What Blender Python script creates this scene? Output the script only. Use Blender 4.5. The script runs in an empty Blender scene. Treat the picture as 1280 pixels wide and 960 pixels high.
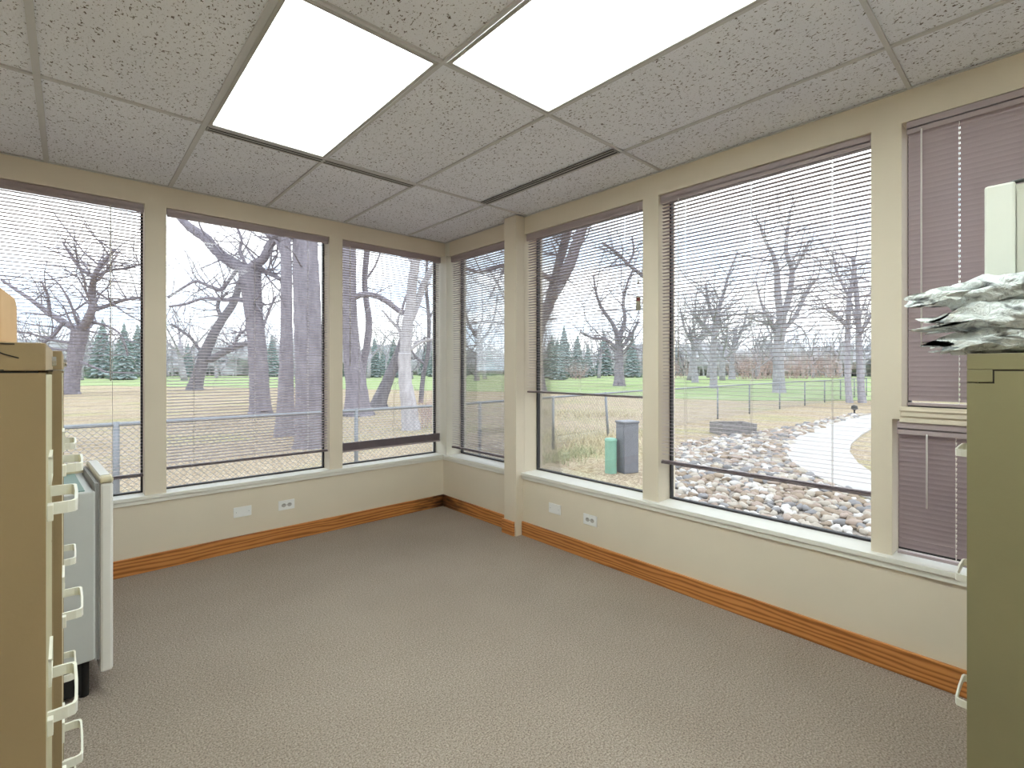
import bpy, math, random
from mathutils import Vector, Matrix, noise
random.seed(7)
SC = bpy.context.scene
COL = SC.collection
R = math.radians
PI = math.pi

# ------------------------------------------------------------------ measures
F_PX, YAW, HOR, EYE = 614.4, R(42.0), 460.3, 1.3475
XU, XL = 2.75, 2.73          # right wall: window part / part below the sill
YW = 4.041                   # left wall
ZC = 2.576                   # ceiling
XB, YB = -0.76, -2.3         # walls behind and beside the camera
GZ = -0.55                   # ground outside
SILL = 0.505
GX, GY = 2.885, 4.155        # glass planes
T = 1.2192                   # ceiling grid module
B0, G1 = 0.5074, 2.875
S_, C_ = math.sin(YAW), math.cos(YAW)

def at(px, py, d):
    l = (px - 640) * d / F_PX
    return Vector((d*S_ + l*C_, d*C_ - l*S_, EYE - (py - HOR) * d / F_PX))
def gd(py, z=GZ):            # how far off a ground point seen at height py is
    return (EYE - z) * F_PX / (py - HOR)
def ground(px, py, z=GZ):
    return at(px, py, gd(py, z))

# ------------------------------------------------------------------ materials
def new_mat(name):
    m = bpy.data.materials.new(name); m.use_nodes = True
    nt = m.node_tree
    return m, nt, nt.nodes['Principled BSDF']
def N(nt, t, **kw):
    n = nt.nodes.new(t)
    for k, v in kw.items(): setattr(n, k, v)
    return n
def coords(nt, scale=(1,1,1), rot=(0,0,0), kind='Object'):
    tc = N(nt, 'ShaderNodeTexCoord'); mp = N(nt, 'ShaderNodeMapping')
    mp.inputs['Scale'].default_value = scale; mp.inputs['Rotation'].default_value = rot
    nt.links.new(tc.outputs[kind], mp.inputs['Vector']); return mp.outputs['Vector']
def ramp(nt, fac, stops, interp='LINEAR'):
    r = N(nt, 'ShaderNodeValToRGB'); r.color_ramp.interpolation = interp
    e = r.color_ramp.elements
    while len(e) < len(stops): e.new(0.5)
    for i, (p, c) in enumerate(stops):
        e[i].position = p; e[i].color = (*c, 1)
    nt.links.new(fac, r.inputs['Fac']); return r.outputs['Color']
def noise_t(nt, vec, scale, detail=4, rough=0.5, dist=0):
    n = N(nt, 'ShaderNodeTexNoise'); n.inputs['Scale'].default_value = scale
    n.inputs['Detail'].default_value = detail; n.inputs['Roughness'].default_value = rough
    n.inputs['Distortion'].default_value = dist
    nt.links.new(vec, n.inputs['Vector']); return n.outputs['Fac']
def bump(nt, p, h, strength=0.3, dist=0.01):
    b = N(nt, 'ShaderNodeBump'); b.inputs['Strength'].default_value = strength; b.inputs['Distance'].default_value = dist
    nt.links.new(h, b.inputs['Height']); nt.links.new(b.outputs['Normal'], p.inputs['Normal'])
def mixc(nt, fac, a, b, mode='MIX'):
    m = N(nt, 'ShaderNodeMix', data_type='RGBA', blend_type=mode)
    for s, v in ((m.inputs[0], fac), (m.inputs[6], a), (m.inputs[7], b)):
        if isinstance(v, (tuple, float, int)): s.default_value = (*v, 1) if isinstance(v, tuple) else v
        else: nt.links.new(v, s)
    return m.outputs[2]
def plain(name, c, rough=0.6, var=0.06, scale=6, metal=0, bmp=0.0, spec=0.5):
    m, nt, p = new_mat(name)
    v = coords(nt)
    f = noise_t(nt, v, scale, 5)
    a = tuple(x*(1-var) for x in c); b = tuple(min(1, x*(1+var)) for x in c)
    nt.links.new(ramp(nt, f, [(0.3, a), (0.7, b)]), p.inputs['Base Color'])
    p.inputs['Roughness'].default_value = rough; p.inputs['Metallic'].default_value = metal
    p.inputs['Specular IOR Level'].default_value = spec
    if bmp: bump(nt, p, noise_t(nt, v, 180, 3), bmp, 0.002)
    return m

M = {}
M['wall'] = plain('wall_paint', (0.73, 0.655, 0.545), 0.75, 0.02, 3, bmp=0.15, spec=0.2)
M['sill'] = plain('sill_paint', (0.80, 0.79, 0.74), 0.45, 0.02, 4)
M['jamb'] = plain('jamb_paint', (0.74, 0.71, 0.62), 0.5, 0.02, 4)
M['gasket'] = plain('black_gasket', (0.03, 0.03, 0.035), 0.6)
M['slat'] = plain('mauve_slat', (0.41, 0.335, 0.365), 0.42, 0.03, 3)
M['rail'] = plain('mauve_rail', (0.40, 0.33, 0.345), 0.45, 0.03, 3)
M['rail_dark'] = plain('grey_rail', (0.16, 0.13, 0.14), 0.5, 0.03, 3)
M['rail_line'] = plain('pale_rail_lip', (0.78, 0.70, 0.70), 0.4, 0.02, 3)
M['rail_mid'] = plain('mid_rail_lip', (0.52, 0.45, 0.46), 0.4, 0.02, 3)
M['cord'] = plain('white_cord', (0.75, 0.73, 0.72), 0.7)
M['grid'] = plain('grid_enamel', (0.60, 0.60, 0.60), 0.5, 0.02)
M['black'] = plain('black_slot', (0.012, 0.012, 0.012), 0.7)
M['diff_metal'] = plain('diffuser_metal', (0.45, 0.44, 0.42), 0.5)
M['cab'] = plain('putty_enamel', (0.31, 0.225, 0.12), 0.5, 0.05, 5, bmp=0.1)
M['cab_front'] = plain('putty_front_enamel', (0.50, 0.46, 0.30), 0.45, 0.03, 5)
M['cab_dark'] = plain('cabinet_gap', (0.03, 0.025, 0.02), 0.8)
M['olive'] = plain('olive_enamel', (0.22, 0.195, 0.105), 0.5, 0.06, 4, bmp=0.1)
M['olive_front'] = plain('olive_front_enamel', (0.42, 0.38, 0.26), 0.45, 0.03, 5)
M['handle'] = plain('cream_handle', (0.80, 0.79, 0.72), 0.3, 0.02)
M['lock'] = plain('lock_metal', (0.6, 0.58, 0.55), 0.25, 0.02, metal=0.8)
M['scratch'] = plain('black_scuff', (0.02, 0.018, 0.015), 0.8)
M['fridge'] = plain('fridge_side_grey', (0.60, 0.62, 0.62), 0.4, 0.03, 4)
M['fridge_door'] = plain('fridge_door_white', (0.82, 0.81, 0.78), 0.3, 0.02)
M['fridge_top'] = plain('fridge_top_teal', (0.22, 0.33, 0.31), 0.5, 0.05)
M['fridge_cap'] = plain('fridge_cap_beige', (0.60, 0.54, 0.38), 0.5, 0.03)
M['seal'] = plain('door_seal_grey', (0.42, 0.42, 0.42), 0.6)
M['plate'] = plain('plate_white', (0.84, 0.84, 0.84), 0.3, 0.02)
M['socket'] = plain('socket_grey', (0.45, 0.43, 0.42), 0.4)
M['tower'] = plain('computer_beige', (0.62, 0.63, 0.57), 0.45, 0.03, 6)
M['tower_side'] = plain('computer_side', (0.47, 0.47, 0.40), 0.45, 0.03, 6)
M['cable'] = plain('black_cable', (0.02, 0.02, 0.02), 0.4)
M['carton'] = plain('brown_carton', (0.52, 0.33, 0.17), 0.8, 0.08, 9)
M['galv'] = plain('galvanised_steel', (0.22, 0.235, 0.26), 0.6, 0.1, 12, metal=0.2)
M['wire'] = plain('fence_wire', (0.24, 0.25, 0.27), 0.5, 0.1, 12, metal=0.2)
M['ped_green'] = plain('pedestal_green', (0.19, 0.36, 0.28), 0.6, 0.06, 8)
M['ped_grey'] = plain('pedestal_grey', (0.16, 0.165, 0.19), 0.5, 0.08, 8)
M['timber'] = plain('weathered_timber', (0.20, 0.19, 0.19), 0.9, 0.2, 14)
M['soil'] = plain('dark_soil', (0.12, 0.09, 0.07), 1.0, 0.3, 20)
M['edging'] = plain('pale_edging', (0.45, 0.44, 0.42), 0.8)
M['tube'] = None

def bark(name, a, b):
    m, nt, p = new_mat(name)
    v = coords(nt, (1, 1, 0.22))
    f = noise_t(nt, v, 9, 6, 0.65, 0.5)
    nt.links.new(ramp(nt, f, [(0.3, a), (0.7, b)]), p.inputs['Base Color'])
    p.inputs['Roughness'].default_value = 0.95; p.inputs['Specular IOR Level'].default_value = 0.1
    bump(nt, p, f, 0.8, 0.04); return m
M['bark'] = bark('grey_bark', (0.16, 0.145, 0.175), (0.29, 0.27, 0.31))
M['bark_dark'] = bark('dark_bark', (0.12, 0.115, 0.135), (0.23, 0.22, 0.245))
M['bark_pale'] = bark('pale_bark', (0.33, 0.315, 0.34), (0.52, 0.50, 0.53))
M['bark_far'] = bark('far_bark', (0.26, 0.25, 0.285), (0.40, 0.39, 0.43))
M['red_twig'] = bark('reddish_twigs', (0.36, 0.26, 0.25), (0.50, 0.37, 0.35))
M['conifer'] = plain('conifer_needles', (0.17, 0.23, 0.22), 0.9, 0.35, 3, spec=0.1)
M['conifer_far'] = plain('far_conifer_needles', (0.25, 0.31, 0.315), 0.9, 0.3, 1, spec=0.1)  # pale bluish tone puts the haze of distance into the needles
M['thicket'] = plain('far_thicket', (0.34, 0.345, 0.36), 0.95, 0.35, 0.6, spec=0.1)  # this grey carries the horizon haze in the colour

# carpet
m, nt, p = new_mat('carpet_loop'); v = coords(nt)
f1 = noise_t(nt, v, 150, 3, 0.75); f2 = noise_t(nt, v, 1.6, 4, 0.55); f3 = noise_t(nt, v, 330, 2, 0.6)
c1 = ramp(nt, f1, [(0.34, (0.20, 0.158, 0.132)), (0.5, (0.38, 0.32, 0.272)), (0.66, (0.57, 0.49, 0.43))])
c2 = ramp(nt, f2, [(0.3, (0.90, 0.89, 0.88)), (0.7, (1, 1, 1))])
nt.links.new(mixc(nt, 1.0, c1, c2, 'MULTIPLY'), p.inputs['Base Color'])
p.inputs['Roughness'].default_value = 1; p.inputs['Specular IOR Level'].default_value = 0.05
bump(nt, p, f1, 0.9, 0.006); M['carpet'] = m

# ceiling tile: fissured mineral board
m, nt, p = new_mat('fissured_tile')
v = coords(nt, (1, 0.62, 1)); v2 = coords(nt, (1, 1, 1))
f1 = noise_t(nt, v, 105, 3, 0.6, 0.5); f2 = noise_t(nt, v2, 190, 2, 0.5)
f4 = noise_t(nt, v2, 2.2, 3, 0.5)
holes = ramp(nt, f1, [(0.35, (0.17, 0.14, 0.12)), (0.40, (1, 1, 1))])
pin = ramp(nt, f2, [(0.27, (0.45, 0.42, 0.38)), (0.36, (1, 1, 1))])
base = ramp(nt, f4, [(0.3, (0.84, 0.86, 0.92)), (0.7, (0.89, 0.91, 0.965))])
nt.links.new(mixc(nt, 1.0, mixc(nt, 1.0, base, holes, 'MULTIPLY'), pin, 'MULTIPLY'), p.inputs['Base Color'])
p.inputs['Roughness'].default_value = 0.95; p.inputs['Specular IOR Level'].default_value = 0.1
bump(nt, p, f1, 0.6, 0.004); M['tile'] = m

# oak base board, with the water stain in the corner
m, nt, p = new_mat('oak_board')
tc = N(nt, 'ShaderNodeTexCoord')
mp = N(nt, 'ShaderNodeMapping'); mp.inputs['Scale'].default_value = (1.2, 1.2, 14)
nt.links.new(tc.outputs['Object'], mp.inputs['Vector'])
w = N(nt, 'ShaderNodeTexWave', wave_type='BANDS', bands_direction='Z'); w.inputs['Scale'].default_value = 0.9
w.inputs['Distortion'].default_value = 9; w.inputs['Detail'].default_value = 4; w.inputs['Detail Scale'].default_value = 1.3
nt.links.new(mp.outputs['Vector'], w.inputs['Vector'])
wood = ramp(nt, w.outputs['Fac'], [(0.0, (0.27, 0.088, 0.020)), (0.35, (0.46, 0.175, 0.045)), (1.0, (0.56, 0.235, 0.07))])
d = N(nt, 'ShaderNodeVectorMath', operation='DISTANCE'); d.inputs[1].default_value = (XL, YW, 0.0)
nt.links.new(tc.outputs['Object'], d.inputs[0])
nz = noise_t(nt, coords(nt, (3, 3, 12)), 2.0, 5, 0.6)
ma = N(nt, 'ShaderNodeMath', operation='MULTIPLY_ADD'); ma.inputs[1].default_value = 1.1
nt.links.new(nz, ma.inputs[0]); nt.links.new(d.outputs['Value'], ma.inputs[2])
st = ramp(nt, ma.outputs[0], [(0.55, (0.10, 0.08, 0.07)), (0.98, (1, 1, 1))])
nt.links.new(mixc(nt, 1.0, wood, st, 'MULTIPLY'), p.inputs['Base Color'])
p.inputs['Roughness'].default_value = 0.38; M['oak'] = m

# glass pane: clear with a Fresnel reflection
m = bpy.data.materials.new('window_glass'); m.use_nodes = True; nt = m.node_tree; nt.nodes.clear()
o = N(nt, 'ShaderNodeOutputMaterial'); mx = N(nt, 'ShaderNodeMixShader'); tr = N(nt, 'ShaderNodeBsdfTransparent')
gl = N(nt, 'ShaderNodeBsdfGlossy'); fr = N(nt, 'ShaderNodeFresnel'); fr.inputs['IOR'].default_value = 1.45
tr.inputs['Color'].default_value = (0.97, 0.985, 0.98, 1); gl.inputs['Roughness'].default_value = 0.02
sc_ = N(nt, 'ShaderNodeMath', operation='MULTIPLY'); sc_.inputs[1].default_value = 0.7
nt.links.new(fr.outputs[0], sc_.inputs[0]); nt.links.new(sc_.outputs[0], mx.inputs[0])
nt.links.new(tr.outputs[0], mx.inputs[1]); nt.links.new(gl.outputs[0], mx.inputs[2]); nt.links.new(mx.outputs[0], o.inputs[0])
M['glass'] = m

# lamp lens (acrylic) and fluorescent tube
def emit(name, c, s, extra=None):
    m = bpy.data.materials.new(name); m.use_nodes = True; nt = m.node_tree; nt.nodes.clear()
    o = N(nt, 'ShaderNodeOutputMaterial'); e = N(nt, 'ShaderNodeEmission')
    e.inputs['Color'].default_value = (*c, 1); e.inputs['Strength'].default_value = s
    nt.links.new(e.outputs[0], o.inputs[0]); return m, nt, e, o
M['tube'] = emit('fluorescent_tube', (0.97, 1.0, 0.985), 20)[0]
m, nt, e, o = emit('acrylic_lens', (0.97, 1.0, 0.98), 2.3)
tl = N(nt, 'ShaderNodeBsdfTranslucent'); tl.inputs['Color'].default_value = (0.80, 0.84, 0.82, 1)
ad = N(nt, 'ShaderNodeAddShader'); nt.links.new(e.outputs[0], ad.inputs[0]); nt.links.new(tl.outputs[0], ad.inputs[1])
nt.links.new(ad.outputs[0], o.inputs[0]); M['lens'] = m
M['housing'] = plain('lamp_housing_white', (0.85, 0.87, 0.86), 0.5, 0.01)

# crumpled plastic
m, nt, p = new_mat('white_plastic_bag'); v = coords(nt)
f = noise_t(nt, v, 9, 4, 0.6, 1.5)
nt.links.new(ramp(nt, f, [(0.27, (0.05, 0.055, 0.06)), (0.36, (0.30, 0.32, 0.33)), (0.44, (0.74, 0.79, 0.80)), (0.8, (0.90, 0.93, 0.93))]), p.inputs['Base Color'])  # grey fold shadows and dark contents are both put into the colour
p.inputs['Roughness'].default_value = 0.28; bump(nt, p, noise_t(nt, v, 28, 4, 0.6, 2.5), 0.9, 0.012); M['bag'] = m

# outside: dead lawn strewn with leaves, lawn, path, gravel, stones
m, nt, p = new_mat('dry_grass'); v = coords(nt)
f1 = noise_t(nt, v, 16, 5, 0.75, 0.8); f2 = noise_t(nt, v, 0.35, 4, 0.6); f3 = noise_t(nt, v, 55, 3, 0.7)
c1 = ramp(nt, f1, [(0.30, (0.14, 0.11, 0.085)), (0.45, (0.33, 0.275, 0.21)), (0.58, (0.54, 0.475, 0.375)), (0.72, (0.76, 0.71, 0.61))])
c2 = ramp(nt, f2, [(0.35, (0.85, 0.80, 0.72)), (0.5, (1.0, 0.95, 0.90)), (0.65, (0.88, 0.92, 0.72))])
c3 = ramp(nt, f3, [(0.3, (0.75, 0.75, 0.75)), (0.7, (1.15, 1.15, 1.15))])
nt.links.new(mixc(nt, 1.0, mixc(nt, 1.0, c1, c2, 'MULTIPLY'), c3, 'MULTIPLY'), p.inputs['Base Color'])
p.inputs['Roughness'].default_value = 1; p.inputs['Specular IOR Level'].default_value = 0.05
bump(nt, p, f1, 0.8, 0.05); M['dry'] = m
m, nt, p = new_mat('green_lawn'); v = coords(nt, (0.25, 1, 1))
f1 = noise_t(nt, v, 0.5, 5, 0.6); f2 = noise_t(nt, coords(nt), 20, 3, 0.6)
c1 = ramp(nt, f1, [(0.32, (0.31, 0.33, 0.19)), (0.5, (0.25, 0.335, 0.155)), (0.68, (0.37, 0.385, 0.25))])
nt.links.new(c1, p.inputs['Base Color']); p.inputs['Roughness'].default_value = 1; p.inputs['Specular IOR Level'].default_value = 0.05
M['lawn'] = m
M['straw'] = plain('straw_grass', (0.52, 0.46, 0.33), 1.0, 0.3, 14, spec=0.05)
M['sage'] = plain('sage_grass', (0.36, 0.37, 0.24), 1.0, 0.3, 14, spec=0.05)
M['concrete'] = plain('concrete', (0.40, 0.385, 0.37), 0.9, 0.07, 2.5, bmp=0.2)
M['gravel'] = plain('fine_gravel', (0.26, 0.23, 0.205), 1.0, 0.45, 22, spec=0.1)
STONES = [plain('stone_%s' % n, c, 0.85, 0.14, 7, spec=0.25) for n, c in
          (('cream', (0.40, 0.36, 0.31)), ('pink', (0.33, 0.265, 0.225)), ('grey', (0.22, 0.215, 0.22)), ('tan', (0.27, 0.215, 0.165)), ('white', (0.50, 0.48, 0.46)))]

# ------------------------------------------------------------------ mesh tools
class MB:
    def __init__(s): s.v = []; s.f = []
    def box(s, x0, y0, z0, x1, y1, z1):
        x0, x1 = min(x0, x1), max(x0, x1); y0, y1 = min(y0, y1), max(y0, y1); z0, z1 = min(z0, z1), max(z0, z1)
        b = len(s.v)
        s.v += [(x0,y0,z0),(x1,y0,z0),(x1,y1,z0),(x0,y1,z0),(x0,y0,z1),(x1,y0,z1),(x1,y1,z1),(x0,y1,z1)]
        s.f += [tuple(b+i for i in q) for q in ((3,2,1,0),(4,5,6,7),(0,1,5,4),(1,2,6,5),(2,3,7,6),(3,0,4,7))]
        return s
    def prism(s, pts, z0, z1):          # polygon in xy, counter-clockwise, between two heights
        b, n = len(s.v), len(pts)
        s.v += [(p[0], p[1], z0) for p in pts] + [(p[0], p[1], z1) for p in pts]
        s.f.append(tuple(b+i for i in reversed(range(n)))); s.f.append(tuple(b+n+i for i in range(n)))
        for i in range(n):
            j = (i+1) % n; s.f.append((b+i, b+j, b+n+j, b+n+i))
        return s
    def tube(s, pts, rad, n=8, cap=True, flat=1.0):
        pts = [Vector(p) for p in pts]
        if not isinstance(rad, (list, tuple)): rad = [rad]*len(pts)
        b = len(s.v); t0 = (pts[1]-pts[0]).normalized()
        u = t0.orthogonal().normalized()
        for i, p in enumerate(pts):
            t = (pts[min(i+1, len(pts)-1)] - pts[max(i-1, 0)])
            t = t.normalized() if t.length > 1e-9 else t0
            u = (u - t*u.dot(t)); u = u.normalized() if u.length > 1e-6 else t.orthogonal().normalized()
            w = t.cross(u)
            for k in range(n):
                a = 2*PI*k/n
                s.v.append(tuple(p + (u*math.cos(a) + w*math.sin(a)*flat)*rad[i]))
        for i in range(len(pts)-1):
            for k in range(n):
                k2 = (k+1) % n
                s.f.append((b+i*n+k, b+i*n+k2, b+(i+1)*n+k2, b+(i+1)*n+k))
        if cap and n > 3:
            s.f.append(tuple(b+k for k in reversed(range(n)))); e = b+(len(pts)-1)*n
            s.f.append(tuple(e+k for k in range(n)))
        return s
    def build(s, name, mat, parent=None, smooth=False, bevel=0, mats=None):
        me = bpy.data.meshes.new(name); me.from_pydata(s.v, [], s.f); me.validate()
        if mats:
            for x in mats: me.materials.append(x)
        else: me.materials.append(mat)
        if smooth: me.polygons.foreach_set('use_smooth', [True]*len(me.polygons))
        me.update(); o = bpy.data.objects.new(name, me); COL.objects.link(o)
        if parent: o.parent = parent
        if bevel:
            bv = o.modifiers.new('bevel', 'BEVEL'); bv.width = bevel; bv.segments = 2; bv.limit_method = 'ANGLE'
        return o
def tag(o, label=None, cat=None, group=None, kind=None):
    for k, v in (('label', label), ('category', cat), ('group', group), ('kind', kind)):
        if v: o[k] = v
    return o
def empty(name, loc, label, cat, group=None, rz=0):
    o = bpy.data.objects.new(name, None); COL.objects.link(o); o.location = loc; o.rotation_euler = (0, 0, rz)
    o.empty_display_size = 0.1
    return tag(o, label, cat, group)
def copy_tree(o, parent=None):
    c = o.copy(); COL.objects.link(c)
    if parent: c.parent = parent
    for ch in list(o.children): copy_tree(ch, c)
    return c
def struct(o): o['kind'] = 'structure'; return o

# ------------------------------------------------------------------ room shell
struct(MB().box(XB, YB, -0.1, XL+0.02, YW, 0).build('floor', M['carpet']))
OUT = 0.17                                    # wall thickness to the outside
LW = [(-0.64, 0.37), (0.488, 1.603), (1.714, 2.715)]      # left wall windows, x
RW = [(3.045, 3.965), (1.793, 2.90), (0.577, 1.680)]      # right wall windows, y
TOPZ = 2.437
# left wall
b = MB()
b.box(XB, YW, 0, XU+0.2, YW+OUT, SILL-0.022)
b.box(XB, YW, TOPZ, XU+0.2, YW+OUT, ZC+0.1)
xs = [XB-0.1] + [q for w_ in LW for q in w_] + [XU]
for i in range(0, len(xs), 2):
    if i == len(xs)-2: continue
    b.box(xs[i], YW, SILL-0.022, xs[i+1], YW+OUT, TOPZ)
struct(b.build('wall_left', M['wall']))
# corner post between the two walls
struct(MB().box(LW[2][1], RW[0][1], SILL, XU+0.2, YW+OUT, TOPZ).box(XU, RW[0][1], TOPZ, XU+0.2, YW, ZC+0.1).build('trim_1', M['jamb']))
# right wall
b = MB()
b.box(XL, YB, 0, XU+0.2, YW, SILL-0.022)
b.box(XU, YB, TOPZ, XU+0.2, RW[0][1], ZC+0.1)
for y0, y1 in ((2.90, 3.045), (1.680, 1.793), (0.499, 0.577)):
    b.box(XU, y0, SILL-0.022, XU+0.2, y1, TOPZ)
b.box(XU, 0.465, 1.17, XU+0.2, 0.499, TOPZ)       # the lower window is a little wider than the upper
b.box(XU, -0.60, 1.12, XU+0.2, 0.499, 1.17)
b.box(XU, YB, SILL-0.022, XU+0.2, -0.60, TOPZ)
struct(b.build('wall_right', M['wall']))
# side and back walls (behind and beside the camera)
struct(MB().box(XB-0.1, YB-0.1, 0, XB, YW+OUT, ZC+0.1).build('wall_side', M['wall']))
struct(MB().box(XB, YB-0.1, 0, XU+0.2, YB, ZC+0.1).build('wall_back', M['wall']))
# the column
struct(MB().box(2.655, 2.90, 0, XU, 3.045, ZC).build('wall_column', M['wall'], bevel=0.003))
# window ledge mouldings between the two right-hand corner windows
struct(MB().box(XU-0.010, -0.6, 1.135, XU+0.002, 0.468, 1.178).box(XU-0.016, -0.6, 1.158, XU+0.002, 0.472, 1.166)
       .box(XU-0.006, -0.6, 1.108, XU+0.002, 0.472, 1.128).build('trim_2', M['wall'], bevel=0.002))

# window sills: white board, nosing and apron moulding
def sill(name, pts_top, apron):
    b = MB().prism(pts_top, SILL-0.024, SILL); 
    for q in apron: b.prism(*q)
    struct(b.build(name, M['sill'], bevel=0.003))
NL, NR = YW-0.022, XL-0.022
sill('trim_3', [(XB, NL), (NR, NL), (NR+0.022, YW), (2.715, YW), (2.715, GY), (XB, GY)],
     [([(XB, YW-0.012), (XL-0.012, YW-0.012), (XL-0.012, YW+0.001), (XB, YW+0.001)], SILL-0.052, SILL-0.026)])
sill('trim_4', [(NR, YB), (GX, YB), (GX, 3.965), (XU, 3.965), (NR+0.0, NL)],
     [([(XL-0.012, YB), (XL+0.001, YB), (XL+0.001, YW-0.012), (XL-0.012, YW-0.012)], SILL-0.052, SILL-0.026)])

# base boards
def board(name, x0, y0, x1, y1):
    struct(MB().box(x0, y0, 0, x1, y1, 0.112).build(name, M['oak'], bevel=0.003))
board('baseboard_left', XB, YW-0.016, XL, YW)
board('baseboard_corner', XL-0.016, 3.047, XL, YW-0.016)
board('baseboard_right', XL-0.016, YB, XL, 2.898)
struct(MB().box(2.640, 2.915, 0, 2.655, 3.060, 0.116).box(2.655, 3.045, 0, XL, 3.060, 0.116).build('baseboard_column', M['oak'], bevel=0.003))

# windows: pane, black gasket, jamb lining
def window(n, axis, a0, a1, z0, z1, plane):
    fr = MB(); g = 0.011; dpt = 0.03
    def bx(m_, p0, p1, q0, q1, d0, d1):
        if axis == 'x': m_.box(p0, plane+d0, q0, p1, plane+d1, q1)
        else: m_.box(plane+d0, p0, q0, plane+d1, p1, q1)
    for (p0, p1, q0, q1) in ((a0, a1, z0, z0+g), (a0, a1, z1-g, z1), (a0, a0+g, z0+g, z1-g), (a1-g, a1, z0+g, z1-g)):
        bx(fr, p0, p1, q0, q1, 0, dpt)
    o = struct(fr.build('window_%d' % n, M['gasket']))
    pn = MB(); bx(pn, a0+g*0.5, a1-g*0.5, z0+g*0.5, z1-g*0.5, 0.010, 0.016); pn.build('pane', M['glass'], o)
    return o
for i, (a, c) in enumerate(LW): window(i+1, 'x', a, c, SILL, TOPZ, GY)
for i, (a, c) in enumerate(RW): window(i+4, 'y', a, c, SILL, TOPZ, GX)
window(7, 'y', -0.60, 0.465, 1.17, TOPZ, GX)
window(8, 'y', -0.60, 0.499, SILL, 1.12, GX)

# ceiling boards with the grid, cut out for the lamps and the slot diffusers
EX = B0 + 1.5*T
lamps = [(B0, G1-T), (B0+T/2, G1-2*T), (B0, G1-3*T), (B0+T/2, G1-4*T)]
xs = [XB, B0-T, B0-T/2, B0, B0+T/2, B0+T, EX, XU+0.1]
ys = [YB, G1-4*T, G1-3*T, G1-2*T, G1-T, G1, YW+0.05]
b = MB()
for i in range(len(xs)-1):
    for j in range(len(ys)-1):
        x0, x1, y0, y1 = xs[i], xs[i+1], ys[j], ys[j+1]
        if any(abs(x0-lx) < .01 and abs(y0-ly) < .01 for lx, ly in lamps): continue
        b.box(x0, y0, ZC+0.008, x1, y1, ZC+0.024)
struct(b.build('ceiling', M['tile']))
b = MB(); h = 0.0105
def bar(x0, y0, x1, y1, w_=h):
    if x0 == x1: b.box(x0-w_, y0, ZC-0.001, x0+w_, y1, ZC+0.010)
    else: b.box(x0, y0-w_, ZC-0.0015, x1, y0+w_, ZC+0.010)
for x in xs[1:-1]: bar(x, YB, x, YW, 0.012 if x in (B0, B0-T/2) else 0.0075)
for y in ys[1:-1]: bar(XB, y, XU, y, 0.008)
b.box(XB, YW-0.012, ZC-0.002, XU, YW, ZC+0.003); b.box(XU-0.012, YB, ZC-0.002, XU, YW, ZC+0.003)
struct(b.build('trim_5', M['grid']))

# slot diffusers
def diffuser(x0, y0, x1, y1, label):
    r = empty('air_diffuser', ((x0+x1)/2, (y0+y1)/2, ZC), label, 'air vent', 'slot diffusers in the ceiling')
    L_, W_ = x1-x0, y1-y0
    alongx = L_ > W_
    bk = MB(); fm = MB()
    ln, wd = (L_, W_) if alongx else (W_, L_)
    def bx(m_, u0, u1, v0, v1, z0, z1):
        if alongx: m_.box(u0-ln/2, v0-wd/2, z0, u1-ln/2, v1-wd/2, z1)
        else: m_.box(v0-wd/2, u0-ln/2, z0, v1-wd/2, u1-ln/2, z1)
    bx(bk, 0, ln, 0, wd, -0.0005, 0.003)
    for v0, v1 in ((0, 0.008), (wd/2-0.005, wd/2+0.005), (wd-0.008, wd)): bx(fm, 0, ln, v0, v1, -0.003, -0.0005)
    bx(fm, 0, 0.006, 0, wd, -0.003, -0.0005); bx(fm, ln-0.006, ln, 0, wd, -0.003, -0.0005)
    bk.build('slot', M['black'], r); fm.build('frame', M['diff_metal'], r)
diffuser(B0+0.014, G1+0.008, B0+T, G1+0.068, 'long black slot vent along the lower edge of the left ceiling lamp')
diffuser(EX-0.068, G1-T+0.012, EX-0.008, G1-0.01, 'long black slot vent near the cream column, without a lamp at its edge')

# fluorescent ceiling lamps; the last two are added out of view to brighten the room
LBL = ['glowing ceiling lamp panel with its end at the slot vent', 'glowing ceiling lamp panel nearer the large right window',
       'ceiling lamp panel added for room light, unseen behind the viewer', 'ceiling lamp panel added for room light, unseen at the back of the room']
for i, (lx, ly) in enumerate(lamps):
    r = empty('ceiling_lamp', (lx+T/4, ly+T/2, ZC), LBL[i], 'ceiling lamp', 'fluorescent lamp panels in the ceiling')
    a, c = T/4-0.012, T/2-0.012
    hs = MB(); t_ = 0.003; H = 0.13
    hs.box(-a-t_, -c-t_, 0.002, -a, c+t_, H).box(a, -c-t_, 0.002, a+t_, c+t_, H).box(-a, -c-t_, 0.002, a, -c, H).box(-a, c, 0.002, a, c+t_, H).box(-a-t_, -c-t_, H, a+t_, c+t_, H+t_)
    hs.build('housing', M['housing'], r)
    fr = MB(); w_ = 0.016
    fr.box(-a, -c, -0.004, -a+w_, c, 0.002).box(a-w_, -c, -0.004, a, c, 0.002).box(-a+w_, -c, -0.004, a-w_, -c+w_, 0.002).box(-a+w_, c-w_, -0.004, a-w_, c, 0.002)
    fr.build('frame', M['diff_metal'], r, bevel=0.001)
    MB().box(-a+w_, -c+w_, 0.0, a-w_, c-w_, 0.002).build('lens', M['lens'], r)
    for k in (-0.105, 0.105):
        MB().tube([(k, -c+0.03, 0.062), (k, c-0.03, 0.062)], 0.015, 10).build('tube', M['tube'], r, smooth=True)

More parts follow.
